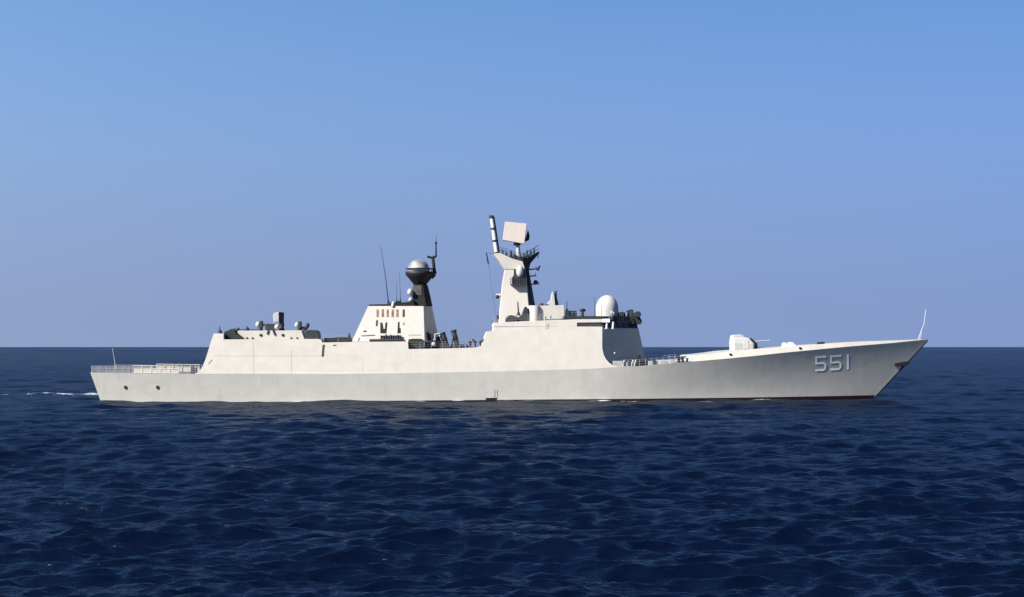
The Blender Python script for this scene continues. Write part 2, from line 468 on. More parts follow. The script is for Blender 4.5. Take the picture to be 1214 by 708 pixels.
# bridge front: chamfered, leaning back
def bridge_ring(z, xs, xf, hy, hc):
    xa = xs - 6
    return [Vector(p) for p in ((xa,-hy,z),(xs,-hy,z),(xf,-hc,z),(xf,hc,z),(xs,hy,z),(xa,hy,z))]
e_t, e_b = on_side(714.2, 387), on_side(714.2, 436)
f_t, f_b = S(757.2, 389, -2.0), S(767.5, 433, -2.0)
bridge = MB().loft([bridge_ring(e_b.z - .15, e_b.x - .02, f_b.x, -e_b.y - .06, 2.0), bridge_ring(f_t.z, e_t.x - .02, f_t.x, -e_t.y - .06, 1.7)]).build('bridge', M['white'], ship)
# bridge level above: windows band and roof
e2 = on_side(714.2, 377.5)
zt = S(740, 378.5, -4).z; z0 = f_t.z
wb_ = MB().loft([bridge_ring(z0 + .003, e_t.x - .06, f_t.x - .06, -e_t.y - .12, 1.64), bridge_ring(zt, e2.x - .1, f_t.x - .35, -e2.y - .15, 1.55)]).build('window_band', M['dark'], bridge)
def face_panes(a0, b0, a1, b1, n, name, par, lo=.18, hi=.86, lift=.03):
    """n framed panes along a sloped face whose lower edge is a0-b0 and upper edge a1-b1"""
    nrm_ = (b0 - a0).cross(a1 - a0).normalized()
    for i in range(n):
        u0, u1 = (i + .08)/n, (i + .92)/n
        f = lambda u, v: a0.lerp(b0, u).lerp(a1.lerp(b1, u), v) + nrm_*lift
        P = [f(u0, lo), f(u1, lo), f(u1, hi), f(u0, hi)]; Q = [p - nrm_*(lift + .02) for p in P]
        MB().add(P + Q, [(0,1,2,3),(7,6,5,4)] + [(k, k+4, (k+1) % 4+4, (k+1) % 4) for k in range(4)]).build(name, M['glass'], par)
r0 = bridge_ring(z0, e_t.x - .06, f_t.x - .06, -e_t.y - .12, 1.64); r1 = bridge_ring(zt, e2.x - .1, f_t.x - .35, -e2.y - .15, 1.55)
face_panes(r0[1], r0[2], r1[1], r1[2], 5, 'bridge_window', bridge)
face_panes(r0[2], r0[3], r1[2], r1[3], 3, 'bridge_window', bridge)
rf = bridge_ring(zt + .003, e2.x, f_t.x - .05, -e2.y, 1.8)
rf2 = [Vector((p.x, p.y, zt + .45)) for p in rf]
MB().loft([rf, rf2]).build('bridge_roof', M['dark'], bridge)
# upper side level (white band with dark window openings under it)
side_solid([(585.3,386.9),(585.3,382.8),(592,382),(612,381),(668,379),(684,378.2),(714,377.7),(714,381.8),(684,382.2),(684,386.9)], -.02).build('upper_side', M['white'], sup)
core = [(683,386.95),(683,381),(713.5,381),(713.5,386.95)]
side_solid(core, -.7).build('wheelhouse_side', M['white'], sup)
for i in range(6):
    x0 = 685.5 + i*4.75
    P = [on_side(x, y, -.66) for x, y in ((x0,386.4),(x0+3.7,386.4),(x0+3.7,382.6),(x0,382.6))]; Q = [p + Vector((0, .1, 0)) for p in P]
    MB().add(P + Q, [(0,1,2,3),(7,6,5,4)] + [(k, k+4, (k+1) % 4+4, (k+1) % 4) for k in range(4)]).build('side_window', M['glass'], sup)
# wing posts and overhead band reaching past the corner
mb = MB(); mb.loft([[on_side(x, y, l) for x, y, l in ((714.1,377.7,-.02),(723,377.6,-.02),(723,382,-.02),(714.1,382,-.02))],
                    [on_side(x, y, l) for x, y, l in ((714.1,377.7,-1.2),(723,377.6,-1.2),(723,382,-1.2),(714.1,382,-1.2))]])
mb.build('bridge_wing', M['bright'], bridge, bevel=.03)
for px in (719, 726.5):
    MB().tube(on_side(px, 390, -.3), on_side(px + .6, 381.5, -.3), .2, .16).build('wing_post', M['bright'], bridge)

# doors, slots, vents on the side plating
def side_patch(pxs, name, mat, par=None, lift=.03):
    P = [on_side(x, y, lift) for x, y in pxs]; n_ = len(P); Q = [p + Vector((0, lift + .05, 0)) for p in P]
    return MB().add(P + Q, [tuple(range(n_)), tuple(range(2*n_-1, n_-1, -1))] + [(i, i+n_, (i+1) % n_+n_, (i+1) % n_) for i in range(n_)]).build(name, mat, par or sup)
side_patch([(381.2,422.4),(383.6,422.4),(385.2,408.5),(382.4,408.5)], 'door_recess', M['brown'])
side_patch([(394.8,410),(398.6,409.6),(398.6,408.4),(394.8,408.8)], 'vent', M['brown'])
side_patch([(646.3,389.3),(650.5,389.3),(650.5,383.4),(647,383.4)], 'vent', M['net'])
side_patch([(246.2,431),(247.3,431.2),(251.4,426.2),(250.4,425.8)], 'vent', M['net'])
# thin weld seams in the plating
mb = MB()
for px, y0, y1 in ((300,402.6,443),(345,402.4,443),(430,405.6,442.5),(470,405.3,442),(520,413.6,441),(560,412.6,440.4),(620,388,439.4),(660,388,438)):
    mb.path([on_side(px, y0 + (y1-y0)*i/6, -.002) for i in range(7)], .009, n=4)
for py in (421.5,):
    mb.path([on_side(px, py, -.002) for px in range(252, 708, 24)], .009, n=4)
mb.build('plate_seams', paint('seam_paint', (.325, .312, .292), .6), sup)
# railings along the roof edges
def railing(px_pts, name, par, h=1.0, y_off=.25, wires=3, step=1.5, r=.022, mat=None, both=True):
    P = [on_side(x, y, -y_off) for x, y in px_pts]
    for sd in ((1, -1) if both else (1,)):
        mb = MB()
        for a, b in zip(P, P[1:]):
            a_, b_ = Vector((a.x, a.y*sd, a.z)), Vector((b.x, b.y*sd, b.z)); L_ = (b_ - a_).length; k = max(1, int(L_/step))
            for i in range(k + 1):
                p = a_.lerp(b_, i/k); mb.tube(p, p + Vector((0, 0, h)), r, n=5)
            for j in range(1, wires + 1):
                mb.tube(a_ + Vector((0, 0, h*j/wires)), b_ + Vector((0, 0, h*j/wires)), r*.7, n=4)
        mb.build(name, mat or M['net'], par)
railing([(484.5,413.5),(565,411.7)], 'guard_rail', ship)
railing([(586,382.8),(612,381),(668,379)], 'guard_rail', ship)
railing([(686,378.2),(722,377.6)], 'guard_rail', ship, h=1.1)
railing([(384,405.6),(418,405.2)], 'guard_rail', ship)

# flight deck nets, rails, flagstaff ---------------------------------------------------------------
def deck_rail(px0, px1, y_in, h, name, mat, mesh_fill=0, step=1.1, lean=0.0):
    X0, X1 = SX(px0, -7.3), SX(px1, -7.3)
    for sd in (-1, 1):
        mb = MB()
        k = max(1, int((X1 - X0)/step)); P = []
        for i in range(k + 1):
            X = X0 + (X1 - X0)*i/k; P.append(Vector((X, sd*(kb(X) - y_in), kz(X) - .02)))
        for i, p in enumerate(P):
            mb.tube(p, p + Vector((0, sd*lean, h)), .035, n=5)
            if i < k:
                for j in range(1, 4):
                    u = Vector((0, sd*lean*j/3, h*j/3)); mb.tube(p + u, P[i+1] + u, .025, n=4)
                for j in range(mesh_fill):
                    t0 = (j + .5)/mesh_fill; q = p.lerp(P[i+1], t0); mb.tube(q, q + Vector((0, sd*lean, h)), .016, n=3)
                    u = Vector((0, sd*lean*t0, h*t0)); mb.tube(p + u, P[i+1] + u, .016, n=3)
        mb.build(name, mat, ship)
deck_rail(108, 154, .12, 1.0, 'deck_railing', M['net'], 9)
deck_rail(214, 233, .12, 1.15, 'deck_railing', M['net'], 4)
mb = MB()                                                # across the stern
for i in range(12):
    y = -6.8 + i*13.6/11; mb.tube((XS + .15, y, KZ[0]), (XS + .15, y, KZ[0] + 1.0), .03, n=5)
for j in (1, 2, 3): mb.tube((XS + .15, -6.8, KZ[0] + j/3), (XS + .15, 6.8, KZ[0] + j/3), .022, n=4)
mb.build('stern_railing', M['net'], ship)
for i in range(5):                                      # raised safety-net frames, white
    for sd in (-1, 1):
        mb = MB(); a0 = 157.5 + i*11.0; X0, X1 = SX(a0, -7.5), SX(a0 + 10.6, -7.5); y = sd*(kb(X0) - .15); z = kz(X0)
        h = 1.15
        for p, q in (((X0,z+.05),(X1,z+.05)),((X0,z+h),(X1,z+h)),((X0,z+.05),(X0,z+h)),((X1,z+.05),(X1,z+h)),((X0,z+.72),(X1,z+.72))):
            mb.tube((p[0], y, p[1]), (q[0], y, q[1]), .06, n=6)
        mb.box((X0 + .05, y - .015, z + .1), (X1 - .05, y + .015, z + .68))          # close-woven lower half
        for k in range(1, 9): mb.tube((X0 + (X1-X0)*k/9, y, z + .7), (X0 + (X1-X0)*k/9, y, z + h), .02, n=4)
        mb.build('safety_net', M['white'], ship)
mb = MB(); mb.path([S(137.2, 437, -5), S(136, 428, -5), S(133.4, 412.5, -5)], .09, .045); mb.build('flagstaff', M['net'], ship)
for px, py, h in ((226, 441.5, 1.0), (230, 441.5, .8)):
    p = S(px, py, -6.8); MB().box((p.x, -6.9, p.z - .1), (p.x + .45, -6.3, p.z + h)).build('deck_locker', M['dark'], ship, bevel=.04)

# hangar roof ----------------------------------------------------------------------------------------
hr = MB().prism([(281,402.4),(282,391.9),(357.5,391.6),(361,402)], -5.4, 5.4).build('hangar_roof_house', M['white'], ship, bevel=.05)
for px in (309.3, 335.5):
    MB().lathe((S(px, 397.2, -5.4).x, -5.48, S(px, 397.2, -5.4).z), [(.22, 0), (.22, .1)], 12, 'Y').build('porthole', M['black'], hr)
for px in (292.5, 299, 345, 352): MB().tube(S(px, 402, -5.5), S(px, 399.6, -5.5), .1).build('roof_vent', M['dark'], hr)
mb = MB(); mb.prism([(265.6,402.2),(265.6,392.6),(272,391),(278,391.4),(280.5,396),(285.5,397.6),(288.5,402.2)], -5.9, -2.5, .1)
mb.build('covered_mount', M['canvas'], ship, bevel=.15)
mb = MB(); mb.tube(S(272, 391.2, -5.2), S(284, 389.6, -5.2), .16); mb.tube(S(280, 391.5, -5.2), S(283, 388.8, -5.2), .22)
mb.build('covered_barrel', M['dark'], ship)
def whip(pts, r0, r1, yl, name='whip_antenna', mat='dark', parent=None):
    mb = MB(); P = [S(x, y, yl) for x, y in pts]; mb.path(P, r0, r1)
    d = (P[1] - P[0]).normalized(); mb.tube(P[0], P[0] + d*.5, r0*2.2, r0*1.6)
    return mb.build(name, M[mat], parent or ship)
whip([(261,395.2),(260.5,391),(260.3,386.5)], .16, .06, -6)
whip([(292.8,392),(292.9,389),(293,386.3)], .18, .07, -4)
mb = MB(); mb.tube(S(283, 390.8, -5.3), S(306, 390.6, -5.3), .07); mb.tube(S(284, 391.8, -5.3), S(284, 390.6, -5.3), .05)
for px in range(284, 306, 4): mb.tube(S(px, 391.8, -5.3), S(px, 390.6, -5.3), .04)
mb.build('roof_rail', M['dark'], hr)
def dish_director(px, py, r_px, base_py, yl, name):
    """small white ball-shaped radar head with a dark back on a pedestal"""
    c = S(px, py, yl); r = r_px/7.4; b = S(px, base_py, yl)
    t = MB().lathe((c.x + .35, yl, b.z), [(.38, 0), (.3, c.z - b.z - .3), (.34, c.z - b.z + .35)], 12).build(name, M['dark'], ship)
    MB().ball(c, r, 1.1).build('radar_head', M['dome'], t)
    MB().box((c.x + r*.75, yl - .45, c.z - .5), (c.x + r*.75 + .42, yl + .45, c.z + .55)).build('radar_housing', M['dark'], t, bevel=.06)
    return t
dish_director(306, 384.4, 3.0, 391.8, -3.5, 'fire_control_director')
t = dish_director(352.2, 385, 2.8, 391.7, -3.5, 'fire_control_director')
mb = MB(); mb.tube(S(354.5, 388.8, -3.5), S(365, 388.5, -3.5), .22); mb.tube(S(361, 391.8, -3.5), S(361, 388, -3.5), .3)
mb.ball(S(364.6, 385.6, -3.5), .32, 1.3); mb.tube(S(364.4, 389, -3.5), S(364.6, 386, -3.5), .16); mb.build('director_arm', M['dark'], t)
mb = MB(); mb.prism([(361.5,401.8),(362,391.6),(366,390.8),(375.8,391.2),(378,395),(378.4,401.8)], -6.0, -2.5, .08); mb.build('equipment_box', M['dark'], ship, bevel=.08)
# two close-in guns on the roof, the near one in view
def close_in_gun(yl, name='close_in_gun'):
    t = empty(name, S(330, 392, yl)); t.parent = ship; t.location = (0, 0, 0)
    mb = MB(); mb.prism([(315,391.6),(314,386),(316,383.4),(325,383.8),(328.4,386),(328,391.6)], yl - .9, yl + .5, .05); mb.build('gun_house', M['dark'], t, bevel=.08)
    for a, b in (((318.5,391.5),(316.8,396)), ((324,391.5),(326.4,397.2)), ): MB().tube(S(*a, yl - 2.2), S(*b, yl - 2.2), .16).build('gun_support', M['dark'], t)
    mb = MB()
    for k in range(6):
        a = 2*math.pi*k/6; o = Vector((0, .13*math.cos(a), .13*math.sin(a))); mb.tube(S(317, 385.4, yl) + o, S(311.5, 384.8, yl) + o, .045, n=5)
    mb.build('gun_barrel', M['dark'], t)
    mb = MB(); c = S(327.5, 376, yl)
    a, b = S(323.6, 383, yl - .5), S(331, 370.4, yl - .5)
    mb.prism([(324.4,382.6),(323.6,374),(325,370.8),(330.6,369.6),(330.8,381)], yl - .55, yl + .75, .06); mb.build('search_radar_box', M['dome'], t, bevel=.08)
    mb = MB()
    x0, x1 = S(330.9, 376, yl - .5).x, S(336.2, 376, yl + .3).x; z0_, z1_ = S(333, 384, yl).z, S(333, 370, yl).z
    mb.loft([[Vector(p) for p in ((x0, yl - .52, z0_), (x1, yl - .05, z0_), (x1, yl + .7, z0_), (x0, yl + .75, z0_))],
             [Vector(p) for p in ((x0, yl - .52, z1_ + .05), (x1 + .05, yl - .05, z1_ - .05), (x1 + .05, yl + .7, z1_ - .05), (x0, yl + .75, z1_ + .05))]])
    mb.build('radar_face', M['dark'], t, bevel=.05)
    MB().ball(S(328.6, 387.4, yl - 1.0), .42).build('tracker_ball', M['dome'], t)
    mb = MB(); mb.lathe(S(334, 391.8, yl), [(.5, 0), (.35, .5), (.42, 1.2)], 12); mb.build('pedestal', M['dark'], t)
    return t
close_in_gun(-3.2); close_in_gun(3.4)
for yl in (-5.2, 5.2):                                   # low rafts and ducts between hangar and funnel
    mb = MB(); mb.prism([(383,405.6),(384,400.8),(399,400),(400,399.2),(416,399.6),(418,405.2)], yl, yl*.55, .05); mb.build('deck_house', M['black'], ship, bevel=.1)
whip([(414,400),(413.8,396.6),(413.6,394)], .12, .05, -5)

# funnel house ---------------------------------------------------------------------------------------
def tower_ring(py, xa, xf, xc, hy, hc, ca=.0):
    """plan: aft edge xa, forward end of the side face xf, forward face xc (photo px at the side), half-breadths"""
    a, f = S(xa, py, -hy), S(xf, py, -hy); c = S(xc, py, -hc); z = a.z
    return [Vector(p) for p in ((a.x,-hy+ca,z),(f.x,-hy,z),(c.x,-hc,z),(c.x,hc,z),(f.x,hy,z),(a.x,hy-ca,z))]
FH = [tower_ring(404.8, 417, 503.5, 521, 5.2, 1.0), tower_ring(362.6, 436.5, 502.2, 512, 3.6, .9)]
funnel = MB().loft(FH).build('funnel_house', M['white'], ship, bevel=.04)
def on_funnel(px, py, lift=.02):
    t = (404.8 - py)/(404.8 - 362.6); return S(px, py, -(5.2 + (3.6 - 5.2)*t) - lift)
def fpatch(pts, name, mat, lift=.03):
    P = [on_funnel(x, y, lift) for x, y in pts]; n_ = len(P); Q = [p + Vector((0, .15, 0)) for p in P]
    return MB().add(P + Q, [tuple(range(n_)), tuple(range(2*n_-1, n_-1, -1))] + [(i, i+n_, (i+1) % n_+n_, (i+1) % n_) for i in range(n_)]).build(name, mat, funnel)
stain = paint('exhaust_stain', (.15, .10, .07), .8, var=.5, scale=2.2)
for i, (x, m_) in enumerate(((447.5,0),(453.6,0),(459.4,0),(465.3,0),(471,1),(478.4,2))):
    fpatch([(x - 1.3, 375.6), (x + 1.5, 375.4), (x + 1.3, 366.6), (x - 1.1, 366.6)], 'exhaust_louvre', (stain, stain, M['brown'])[m_])
fpatch([(445.4,386.5),(447.6,386.5),(448,379.5),(446,379)], 'exhaust_slot', M['brown'])
fpatch([(450.8,394.8),(458,395),(459.2,382),(457,382),(456.2,389.5),(454.6,390),(453.4,382.4),(450.8,382)], 'exhaust_slot', M['black'])
fpatch([(471,395),(475,394.8),(475,389),(473.6,388),(473.6,381.5),(471.8,381.5),(471.4,388)], 'exhaust_slot', M['black'])
fpatch([(477.6,385.5),(478.8,385.5),(479.6,382),(478.2,382)], 'exhaust_slot', stain)
fpatch([(430.6,393.4),(434.4,393.2),(434.8,391.8),(431.4,391.6)], 'vent', M['brown'])
fpatch([(484,398),(499,397.4),(499,396.2),(492,395.6),(484,396.4)], 'pipe_run', M['net'])
mb = MB()
for i in range(9):
    x = 452 + i*2.8; a = on_funnel(x, 402.6, .3); mb.tube(a, a + Vector((0, 0, .5 + .5*rng.random())), .13)
mb.tube(on_funnel(451, 398.6, .25), on_funnel(476, 398.2, .25), .12); mb.tube(on_funnel(438, 403.4, .25), on_funnel(478, 402.6, .25), .2)
mb.build('pipework', M['dark'], funnel)
mb = MB(); mb.tube(on_funnel(428, 397.6, .1), on_funnel(444, 396.6, .1), .05); mb.tube(on_funnel(426, 400, .06), on_funnel(424, 404, .06), .04)
mb.build('pipe_run', M['net'], funnel)
mb = MB()                                                # dark rim, uptakes and clutter on the funnel top
zt_ = FH[1][0].z
mb.prism([(436.8,362.7),(437.4,360.8),(462,360.2),(463,358.8),(466,358.4),(467,360),(470,356.8),(474,356.4),(475,358.6),(490,357),(492,362.7)], -2.9, 2.9)
mb.build('uptake', M['black'], funnel)
mb = MB(); mb.tube(S(465, 363.6, -3.75), S(466.4, 358, -3.4), .22); mb.build('exhaust_pipe', M['bright'], funnel)
mb = MB(); mb.prism([(484.2,413.4),(484.2,402),(490,401.2),(500,401.4),(502,403),(502,413.2)], -6.4, -4.2, .02); mb.build('net_locker', M['canvas'], ship, bevel=.06)
# black aft mast on the funnel
RB = [tower_ring(362.4, 488.6, 505, 512.6, 1.9, .9), tower_ring(350, 489.2, 503, 510, 1.6, .8), tower_ring(337, 490.4, 501.5, 506.8, 1.45, .7)]
amast = MB().loft(RB).build('aft_mast', M['black'], ship, bevel=.03)
cc = S(498, 330, 0)
mb = MB(); z_ = lambda py: S(498, py, 0).z - cc.z
mb.lathe(cc, [(1.05, z_(337)), (1.25, z_(335)), (1.9, z_(329)), (2.32, z_(325.5)), (2.32, z_(322.5)), (2.2, z_(322))], 24); mb.build('dome_cup', M['black'], amast)
MB().ball(S(496.3, 320, 0), 1.74, 1.0, 24).build('aft_radome', M['steel'], amast)
mb = MB(); P = [S(x, y, 0) for x, y in ((511,329),(515.4,325),(514.6,318),(513.2,305))]; mb.path(P, .34, .24, 8); mb.build('pole_arm', M['black'], amast)
mb = MB(); mb.tube(S(506.6, 304, 0), S(512, 305.4, 0), .18); mb.tube(S(512, 305.2, 0), S(517.4, 303.6, 0), .2); mb.tube(S(517, 304, 0), S(516.8, 287.5, 0), .14, .1); mb.tube(S(516.8, 287.5, 0), S(517.6, 278, 0), .05, .02)
mb.lathe(S(516.9, 289, 0), [(.18, 0), (.18, .3)], 8); mb.build('top_pole', M['black'], amast)
P = [S(*q) for q in ((488.4, 349.6, -1.72), (499.6, 349.6, -1.66), (499.6, 338.4, -1.55), (489.6, 338, -1.55))]
MB().add(P + [p + Vector((0, .2, 0)) for p in P], [(0,1,2,3),(7,6,5,4)] + [(k, k+4, (k+1) % 4+4, (k+1) % 4) for k in range(4)]).build('grey_panel', paint('sooty_grey', (.06, .056, .052), .7, var=.3, scale=2), amast)
mb = MB(); mb.ball(S(486.2, 346, -1.9), .44, 1.25); mb.tube(S(486.4, 350, -1.9), S(489, 351, -1.4), .1); mb.build('small_dome', M['dome'], amast)
mb = MB(); mb.ball(S(486.8, 355.2, -2.2), .34, 1.0); mb.tube(S(486.8, 357.4, -2.2), S(486.8, 361, -2.2), .09); mb.build('small_dome', M['dome'], amast)
mb = MB()
for i in range(10):
    a = 2*math.pi*i/10; p = cc + Vector((2.3*math.cos(a), 2.3*math.sin(a), z_(322.4))); mb.tube(p, p + Vector((0, 0, .55)), .03, n=4)
mb.lathe(cc + Vector((0, 0, z_(322.4) + .5)), [(2.28, 0), (2.33, 0), (2.33, .06), (2.28, .06)], 24); mb.build('cup_rail', M['dark'], amast)
whip([(460.6,360),(457,328),(451.4,292)], .10, .03, -1.8)
whip([(474.8,358),(474.4,345),(473.6,322)], .06, .02, 1.0)
whip([(470.4,358),(470.2,348),(470,333)], .05, .02, 2.0)

# anti-ship missile launchers amidships ---------------------------------------------------------------
def launcher(px0, yl, lean, name='missile_launcher', n_can=2, top=392):
    t = empty(name, (0, 0, 0)); t.parent = ship
    mb = MB(); mb.prism([(px0, 413), (px0 + 1, 408), (px0 + 11, 408), (px0 + 12, 413)], yl - 1.0, yl + 1.0); mb.build('launcher_base', M['dark'], t, bevel=.05)
    for k in range(n_can):
        mb = MB(); a, b = S(px0 + 9, 411.5, yl - .5 + k), S(px0 + 9 - lean, top, yl - .5 + k)
        mb.tube(a, b, .42, .40, 10); mb.tube(a.lerp(b, .93), b, .47, .47, 10); mb.tube(a.lerp(b, .5), a.lerp(b, .55), .47, .47, 10)
        mb.build('canister', M['dark'], t)
    mb = MB()
    for q in (2, 10): mb.tube(S(px0 + q, 409, yl - 1), S(px0 + 7 - lean*.6, top + 7, yl - .9), .09)
    mb.build('launcher_frame', M['dark'], t)
    return t
launcher(533.2, -3.2, 4.6, top=391); launcher(533.5, 3.2, 4.6, top=392)
launcher(521, -3.6, 5.5, top=394); launcher(520.5, 2.8, 6.0, top=395)
mb = MB(); mb.prism([(503,413),(503.6,402.6),(509,403),(516,403.4),(519,398.2),(521,398),(523,405),(530,404),(532,413)], -3.0, -1.6, .05); mb.build('equipment_box', M['dark'], ship, bevel=.08)
mb = MB(); mb.tube(S(515.6, 402.5, -4.4), S(515.8, 396, -4.4), .12); mb.tube(S(515.5, 396.2, -4.4), S(521.8, 395.2, -4.4), .12); mb.tube(S(513.5, 402.8, -4.4), S(516.4, 402.8, -4.4), .16); mb.tube(S(521.6, 395.2, -4.4), S(521.4, 399, -4.4), .08)
mb.build('boat_davit', M['net'], ship)
MB().ball(S(514.2, 407.8, -4.6), .34).build('white_float', M['dome'], ship)
mb = MB()
for px, h in ((504.6,395),(507.2,394),(509.8,396)): mb.tube(S(px, 403, -4.2), S(px, h, -4.0), .2)
mb.build('vent_pipe', M['black'], ship)
mb = MB()
for px, r in ((546,.3),(548.6,.22),(553,.26)): mb.lathe(S(px, 412.6, -5), [(r, 0), (r, .45), (r*.6, .6)], 10)
mb.tube(S(543.5, 411.6, -5), S(556, 411.4, -5), .18); mb.build('deck_reel', M['dark'], ship)

# main mast --------------------------------------------------------------------------------------------
MR = [tower_ring(383, 592, 626.8, 637, 2.9, .6), tower_ring(362, 593.6, 626.4, 634.6, 2.45, .5), tower_ring(337, 595.8, 624.4, 630.2, 2.0, .45), tower_ring(319, 598.6, 622.6, 627, 1.7, .4)]
mast = MB().loft(MR).build('main_mast', M['white'], ship, bevel=.04)
r0 = tower_ring(318.9, 598.4, 621.6, 627.4, 1.75, .7)
r1 = tower_ring(309.6, 591.5, 620.4, 633, 2.4, .8); r2 = tower_ring(301, 585.6, 619.2, 639.8, 3.0, .9)
for p, z in zip(r1, range(6)): pass
mb = MB()                                                # ladder and trunk plate added to paint the forward corner face's shade dark
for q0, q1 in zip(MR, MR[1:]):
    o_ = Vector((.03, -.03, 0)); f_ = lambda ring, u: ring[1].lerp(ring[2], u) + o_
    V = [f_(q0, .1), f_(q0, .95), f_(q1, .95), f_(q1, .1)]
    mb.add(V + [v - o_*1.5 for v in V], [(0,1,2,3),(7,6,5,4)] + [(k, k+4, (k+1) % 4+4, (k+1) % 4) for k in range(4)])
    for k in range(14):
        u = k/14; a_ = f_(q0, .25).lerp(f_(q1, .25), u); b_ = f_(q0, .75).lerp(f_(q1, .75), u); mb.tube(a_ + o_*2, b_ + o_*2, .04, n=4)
mb.build('shade_plate_ladder', M['dark'], mast)
# V-shaped head: the aft wing rises to its tip, the forward wing is chamfered, its shade painted in as dark colour
def pt3(px, py, yl): return S(px, py, yl)
aw = [(598.4,318.9),(592.4,310),(585.4,301.6),(586,300.4),(593,299.6),(600,303),(608,306.6),(619.6,309.8),(622.4,318.9)]
mb = MB()
P = [pt3(x, y, -1.78) for x, y in aw]; Q = [Vector((p.x, 1.78, p.z)) for p in P]; n_ = len(P)
mb.add(P + Q, [tuple(range(n_)), tuple(range(2*n_-1, n_-1, -1))] + [(i, i+n_, (i+1) % n_+n_, (i+1) % n_) for i in range(n_)])
head = mb.build('mast_head', M['white'], mast, bevel=.03)
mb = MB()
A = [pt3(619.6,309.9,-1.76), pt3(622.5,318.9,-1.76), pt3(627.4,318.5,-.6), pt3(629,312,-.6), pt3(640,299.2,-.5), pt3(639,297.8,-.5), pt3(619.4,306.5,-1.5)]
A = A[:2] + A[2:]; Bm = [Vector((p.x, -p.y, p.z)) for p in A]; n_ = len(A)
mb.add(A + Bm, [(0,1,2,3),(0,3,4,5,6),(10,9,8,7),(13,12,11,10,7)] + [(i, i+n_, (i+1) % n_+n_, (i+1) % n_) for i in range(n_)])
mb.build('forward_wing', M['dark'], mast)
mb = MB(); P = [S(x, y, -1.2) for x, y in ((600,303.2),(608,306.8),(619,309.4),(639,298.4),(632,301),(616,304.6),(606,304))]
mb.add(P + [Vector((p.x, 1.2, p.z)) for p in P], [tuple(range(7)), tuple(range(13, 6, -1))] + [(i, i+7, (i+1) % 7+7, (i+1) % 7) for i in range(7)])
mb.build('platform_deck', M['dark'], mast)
rim = [(590,300,-1.6),(600,303,-1.7),(610,306.6,-1.8),(619,309,-1.8),(629,304,-1),(639,298.6,-.5)]
for sd in (1, -1):
    mb = MB()
    for (x, y, l_), (x2, y2, l2) in zip(rim, rim[1:]):
        a, b = S(x, y, l_), S(x2, y2, l2); a.y *= sd; b.y *= sd
        for hh in (.55, 1.1): mb.tube(a + Vector((0,0,hh)), b + Vector((0,0,hh)), .03, n=4)
        for q in (0, .5): c = a.lerp(b, q); mb.tube(c, c + Vector((0, 0, 1.1)), .03, n=4)
    mb.build('platform_rail', M['dark'], mast)
for x, y, h, r in ((596,301,6,.14),(600,302,4,.2),(606,304,8,.22),(610,305,5,.3),(621,306,7,.18),(625,304,9,.14),(629,302,6,.22),(633,300,7,.12)):
    a = S(x, y + 1, -.7); MB().tube(a, a + Vector((0, 0, h*.135)), r, r*.7).build('platform_aerial', M['dark'], mast)
# rotating radar panel, tilted, on its post
post = MB().tube(S(615, 306, 0), S(613.6, 289, 0), .42, .28, 12).build('radar_post', M['net'], mast)
mb = MB(); P = [S(598.6, 262.4, -.5), S(624.6, 264.8, -.9), S(621.6, 288.8, -1.2), S(595.8, 284.2, -.8)]
nn = (P[1] - P[0]).cross(P[3] - P[0]).normalized(); nn = nn if nn.y > 0 else -nn
mb.add(P + [p + nn*.45 for p in P], [(0,1,2,3),(7,6,5,4)] + [(k, k+4, (k+1) % 4+4, (k+1) % 4) for k in range(4)])
rp = mb.build('search_radar_panel', M['panel'], mast, bevel=.06)
mb = MB(); mb.prism([(622,285.4),(626,272),(628,279),(627.4,284),(623.4,286)], .4, .95); mb.tube(S(613, 290.6, 0), S(613, 287, 0), .6, .5); mb.build('radar_back_frame', M['dark'], mast)
# banded ESM pole on the aft tip of the head
pole = MB().tube(S(588.8, 300.6, -.6), S(582.6, 257, -.6), .34, .30, 12).build('banded_pole', M['bright'], mast)
pa, pb = S(588.8, 300.6, -.6), S(582.6, 257, -.6)
for t_ in (0.0, .33, .66, .97):
    MB().tube(pa.lerp(pb, t_), pa.lerp(pb, t_ + .045), .42, .42, 12).build('pole_band', M['dark'], mast)
mb = MB(); mb.tube(pa + Vector((.42, .1, 0)), pb + Vector((.38, .1, 0)), .13); mb.tube(pb + Vector((-.35, 0, .1)), pb + Vector((.4, 0, .1)), .16); mb.build('pole_cable', M['dark'], mast)
# niche with egg dome
mb = MB()
def on_mast(px, py, lift=.03):
    t = (383 - py)
    hy = float(np.interp(py, [319, 337, 362, 383], [1.7, 2.0, 2.45, 2.9])); return S(px, py, -hy - lift)
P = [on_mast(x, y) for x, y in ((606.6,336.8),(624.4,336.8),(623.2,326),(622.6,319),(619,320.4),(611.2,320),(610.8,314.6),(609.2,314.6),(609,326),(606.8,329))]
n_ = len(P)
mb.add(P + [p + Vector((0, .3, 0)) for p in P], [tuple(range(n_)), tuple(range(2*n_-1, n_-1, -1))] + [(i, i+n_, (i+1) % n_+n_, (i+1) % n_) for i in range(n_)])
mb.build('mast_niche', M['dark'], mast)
MB().ball(S(616.6, 321.6, -2.1), .62, 1.55).build('egg_dome', M['dome'], mast)
mb = MB(); a, b = on_mast(605, 337, 0), on_mast(624, 337, 0)
mb.box((a.x, a.y - 1.0, a.z - .12), (b.x, a.y, a.z)); mb.box((a.x + .3, a.y - .93, a.z), (b.x - .05, a.y - .89, a.z + .95))
for i in range(8):
    x = a.x + (b.x - a.x)*i/7; mb.tube((x, a.y - .95, a.z), (x, a.y - .95, a.z + 1.0), .05, n=5)
for hh in (.33, .66, 1.0): mb.tube((a.x, a.y - .95, a.z + hh), (b.x, a.y - .95, a.z + hh), .04, n=4)
